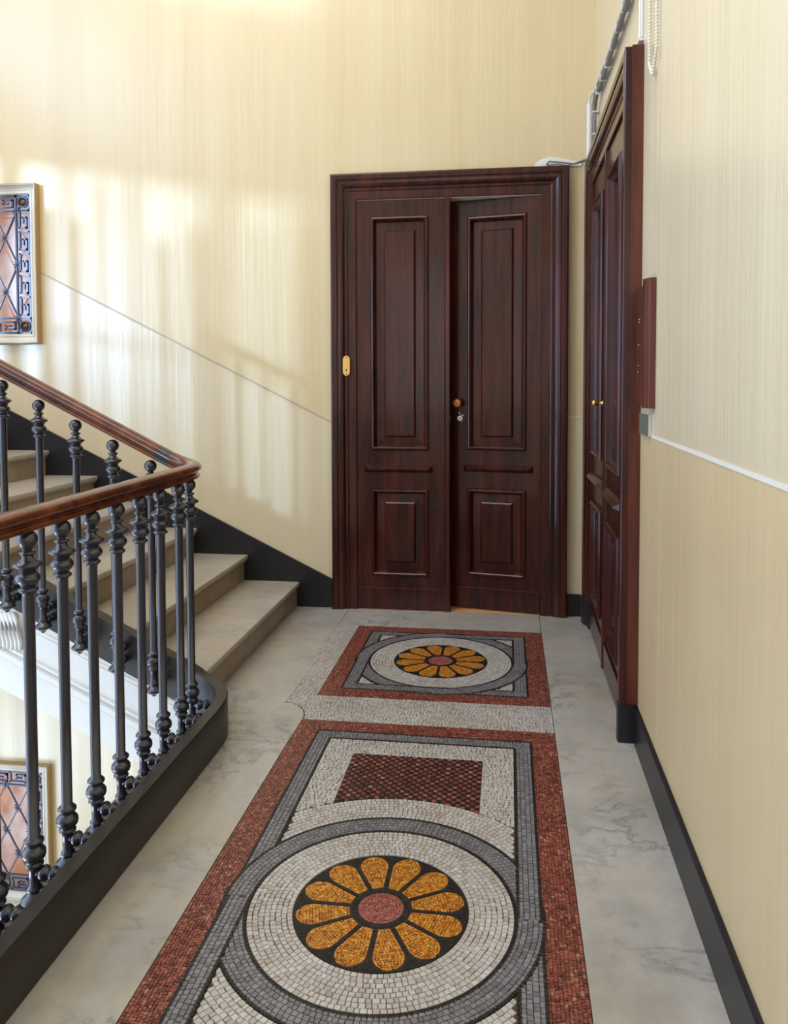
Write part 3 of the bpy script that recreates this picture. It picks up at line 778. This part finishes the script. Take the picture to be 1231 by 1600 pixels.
# ------------------------------------------------------------------ balustrade
bal=empty('balustrade',(-1.295,2.5,0),label='black cast-iron stair balustrade with a polished wooden handrail',category='railing')
BP=[(.000,.004),(.000,.0)] 
PROF=[(.0262,.004),(.024,.012),(.018,.0205),(.008,.0262),(-.002,.0272),(-.012,.0245),(-.020,.0185),(-.025,.0125),(-.030,.0120),(-.033,.020),(-.036,.0215),(-.040,.0195),(-.043,.014),(-.050,.0155),
      (-.058,.026),(-.064,.0365),(-.068,.0385),(-.072,.0365),(-.078,.026),(-.088,.0205),(-.092,.025),(-.100,.0315),(-.108,.0325),(-.116,.029),(-.124,.021),(-.129,.0185),(-.133,.0245),(-.137,.0270),(-.141,.0250),(-.145,.0185),(-.152,.0160),
      (-.50,.0155),(-.826,.0155),(-.830,.021),(-.836,.0265),(-.842,.0265),(-.848,.021),(-.852,.0185),(-.858,.025),(-.866,.0305),(-.876,.0315),(-.886,.0285),(-.893,.021),(-.897,.0205),(-.901,.0245),(-.906,.0245),(-.911,.018),(-.920,.0150),
      (-.965,.0150),(-.970,.020),(-.976,.021),(-.982,.018),(-.990,.024),(-.998,.0345),(-1.004,.0375),(-1.010,.034),(-1.018,.022),(-1.024,.012),(-1.030,.010),(-1.034,.003)]
bmesh0=MB().lathe(PROF[::-1],seg=20)
b0=bmesh0.build('baluster',M['iron'],bal,smooth=True,local=True,auto=60); bar_me=b0.data
# two spool brackets tie each baluster to the curb
brm=MB()
for zc in (-.928,-.985+.045*0):
    brm.lathe([(.0,.012),(.018,.013),(.022,.020),(.030,.0225),(.038,.020),(.042,.013),(.048,.013),(.052,.019),(.058,.021),(.064,.019),(.068,.013),(.088,.012)],(0,0,zc),'x',12)
br0=brm.build('bracket',M['iron'],b0,smooth=True,local=True,auto=60); br_me=br0.data
def add_baluster(x,y,z,ang,first=False):
    if first: o=b0; k=br0
    else:
        o=b0.copy(); COL.objects.link(o); o.parent=bal; k=br0.copy(); COL.objects.link(k); k.parent=o
    o.location=(x+1.295,y-2.5,z); o.rotation_euler=(0,0,ang)
ZB=1.072
first=True
for k in range(-3,7):
    y=1.964+.1655*k+(-.004 if k>2 else 0); add_baluster(-1.295,y,ZB,0,first); first=False
add_baluster(-1.310,3.095,ZB,.25)
for k in range(10):
    x=-1.561-.1752*k; add_baluster(x,3.270,1.130+.0885*k,math.pi/2)
# handrail profile: broad rounded top over a narrow grooved lower member
RP=[(-.017,-.034),(.017,-.034),(.026,-.030),(.0275,-.024),(.024,-.018),(.0175,-.015),(.0165,-.010),(.022,-.006),(.030,-.001),(.0345,.007),(.034,.015),(.029,.023),(.018,.029),(.0,.0315),(-.018,.029),(-.029,.023),(-.034,.015),(-.0345,.007),(-.030,-.001),(-.022,-.006),(-.0165,-.010),(-.0175,-.015),(-.024,-.018),(-.0275,-.024),(-.026,-.030)]
ZR=ZB+.027+.034-.004
def rail_rings(path, k=1.0):
    rings=[]
    for i,p in enumerate(path):
        a=Vector(path[max(0,i-1)]); b_=Vector(path[min(len(path)-1,i+1)]); d=(b_-a).normalized()
        dh=Vector((d.x,d.y,0)).normalized(); side=Vector((dh.y,-dh.x,0)); upv=side.cross(d).normalized()
        if upv.z<0: upv=-upv
        rings.append([Vector(p)+side*(u*k)+upv*(v_*k) for u,v_ in RP])
    return rings
lev=[(-1.295,-2.19,ZR),(-1.295,1,ZR),(-1.295,2.97,ZR),(-1.297,3.04,ZR),(-1.303,3.10,ZR),(-1.315,3.155,ZR),(-1.335,3.20,ZR),(-1.362,3.236,ZR+.002),(-1.395,3.258,ZR+.008),(-1.43,3.268,ZR+.018),(-1.465,3.270,ZR+.032)]
zs=lambda x: ZR+.032+.505*(-1.465-x)
MB().sweep(rail_rings(lev)).build('handrail',M['rail_wood'],bal,smooth=True,auto=50)
MB().sweep(rail_rings([(-1.520,3.27,zs(-1.52)),(-2.1,3.27,zs(-2.1)),(-3.20,3.27,zs(-3.20))])).build('handrail',M['rail_wood'],bal,smooth=True,auto=50)
MB().sweep(rail_rings([(-1.463,3.27,zs(-1.463)),(-1.522,3.27,zs(-1.522))],1.0)).build('handrail_joint',M['iron'],bal,smooth=True,auto=50,label='black metal joint sleeve in the handrail')

# ------------------------------------------------------------------ things fixed to the walls
bd=empty('wall_board',(XR,3.14,1.62),label='reddish wooden board fixed to the wall beside the right-hand door casing',category='board')
MB().box(XR-.024,XR-.001,3.09,3.285,1.405,1.862).build('backing_board',M['wood_red'],bd)
mb=MB()
pr=[(2.975,XR-.001),(2.975,XR-.020),(2.984,XR-.027),(2.998,XR-.030),(3.006,XR-.036),(3.030,XR-.040),(3.050,XR-.036),(3.058,XR-.030),(3.085,XR-.029),(3.092,XR-.001)]
rings=[[(x,y,z) for y,x in pr] for z in (1.398,1.876)]
mb.sweep(rings); mb.build('edge_moulding',M['wood_red'],bd)
sp=MB()
for (y,z) in ((3.20,1.73),(3.195,1.74),(3.21,1.64),(3.215,1.56),(3.225,1.535)):
    sp.lathe([(XR-.0255,.0012),(XR-.0238,.0035)],(0,y,z),'x',7)
sp.build('paint_speck',M['cream'],bd,kind='stuff')
sw=empty('wall_switch',(XR,3.13,1.33),label='small grey plate box under the wooden board at the dado line',category='switch')
MB().box(XR-.012,XR-.001,3.045,3.235,1.290,1.372).build('box',M['switch_side'],sw,bevel=.001)
MB().box(XR-.015,XR-.0121,3.045,3.235,1.290,1.372).build('cover_plate',M['switch'],sw,bevel=.001)

cb=empty('cable_run',(.49,4.3,3.2),label='pair of grey cables clipped along the wall above the right-hand door',category='cable')
for k,(dz,dy) in enumerate(((0,0),(-.030,-.018))):
    pts=[(.513-.006*k,3.47+dz,4.2),(.513-.006*k,3.47+dz,3.30),(.513-.006*k,3.50+dz,3.21),(.513-.006*k,3.58,3.172+dz),(.513-.006*k,4.2,3.175+dz),(.511,4.60,3.195+dz),(.508,4.76+dy,3.20+dz),(.506,4.835+dy,3.185+dz),(.505,4.875+dy,3.15+dz),(.505,4.885+dy,3.09),(.505,4.885+dy,2.85)]
    MB().tube(pts,.0128,10).build('cable',M['pipe_grey'],cb,smooth=True)
for y in (3.66,3.86,4.06,4.28,4.50,4.70):
    MB().box(.4930,XR-.0005,y-.0035,y+.0035,3.131+.014*(y>4.4),3.190+.016*(y>4.4)).build('cable_clip',M['switch_side'],cb,bevel=.003)
for z in (3.10,2.97): MB().box(.4915,XR-.0005,4.848,4.900,z-.004,z+.004).build('cable_clip',M['pipe_white'],cb,bevel=.003)
mb=MB().tube([(.492,5.045,2.87),(.492,5.045,3.03),(.492,5.045,3.21)],.0145,12); mb.lathe([(0,.0145),(0,.0165),(.03,.0165),(.03,.0145)],(.492,5.045,3.06),'z',12); mb.tube([(.492,5.045,3.21),(.496,5.02,3.25),(.505,4.90,3.235)],.0075,8)
props(mb.build('white_conduit',M['pipe_white'],smooth=True,auto=50),label='short white vertical conduit in the far corner above the door',category='conduit')
mb=MB().tube([(.527,3.345,2.86),(.527,3.345,3.6)],.0075,10); mb.tube([(.529,3.315,2.88),(.529,3.315,3.6)],.004,8)
mb.box(.515,XR-.001,3.305,3.365,2.862,2.872)
props(mb.build('white_pipe',M['pipe_white'],smooth=True,auto=50),label='thin white pipe rising from the near top corner of the right-hand door',category='pipe')
# lead of cable across the corner, plaster patch
mb=MB()
pp=[(.165,2.86),(.20,2.885),(.25,2.898),(.31,2.895),(.36,2.885),(.40,2.872),(.45,2.868),(.45,2.838),(.165,2.838)]
mb.prism(pp,'y',YB-.012,YB-.0005)
props(mb.build('plaster_patch',M['white'],bevel=.004),label='rough white plaster patch over the top right corner of the far door',category='plaster')
mb=MB().tube([(.235,5.050,2.850),(.25,5.030,2.866),(.27,5.030,2.862),(.33,5.035,2.856),(.40,5.035,2.846),(.455,5.00,2.856),(.50,4.98,2.862)],.0055,8)
mb.tube([(.24,5.045,2.846),(.30,5.040,2.850),(.36,5.04,2.838),(.42,5.03,2.846),(.50,4.98,2.852)],.0035,8)
props(mb.build('corner_cable',M['pipe_grey'],smooth=True),label='loose grey cable crossing the corner between the two door tops',category='cable')
# beaded cord loop
mb=MB(); 
bx_=XR-.014
strand=[]
for s in (-1,1):
    for i in range(62): strand.append((3.020+s*.070,2.690+i*.0125))
for i in range(8):
    for s in (-1,1): strand.append((3.020+s*.070*(1-(i+.6)/8.2),2.690-(i+1)*.0085))
for (y,z) in strand: mb.lathe([(-.006,.001),(-.004,.006),(0,.0078),(.004,.006),(.006,.001)],(bx_,y,z),'z',6)
mb.tube([(bx_,2.95,3.455),(bx_,2.95,2.69),(bx_,3.020,2.620),(bx_,3.09,2.69),(bx_,3.09,3.455)],.003,6)
mb.box(bx_-.01,XR-.0005,2.92,3.12,3.45,3.48)
props(mb.build('beaded_cord',M['cord'],smooth=True),label='cream beaded cord loop hanging high on the right wall',category='cord')
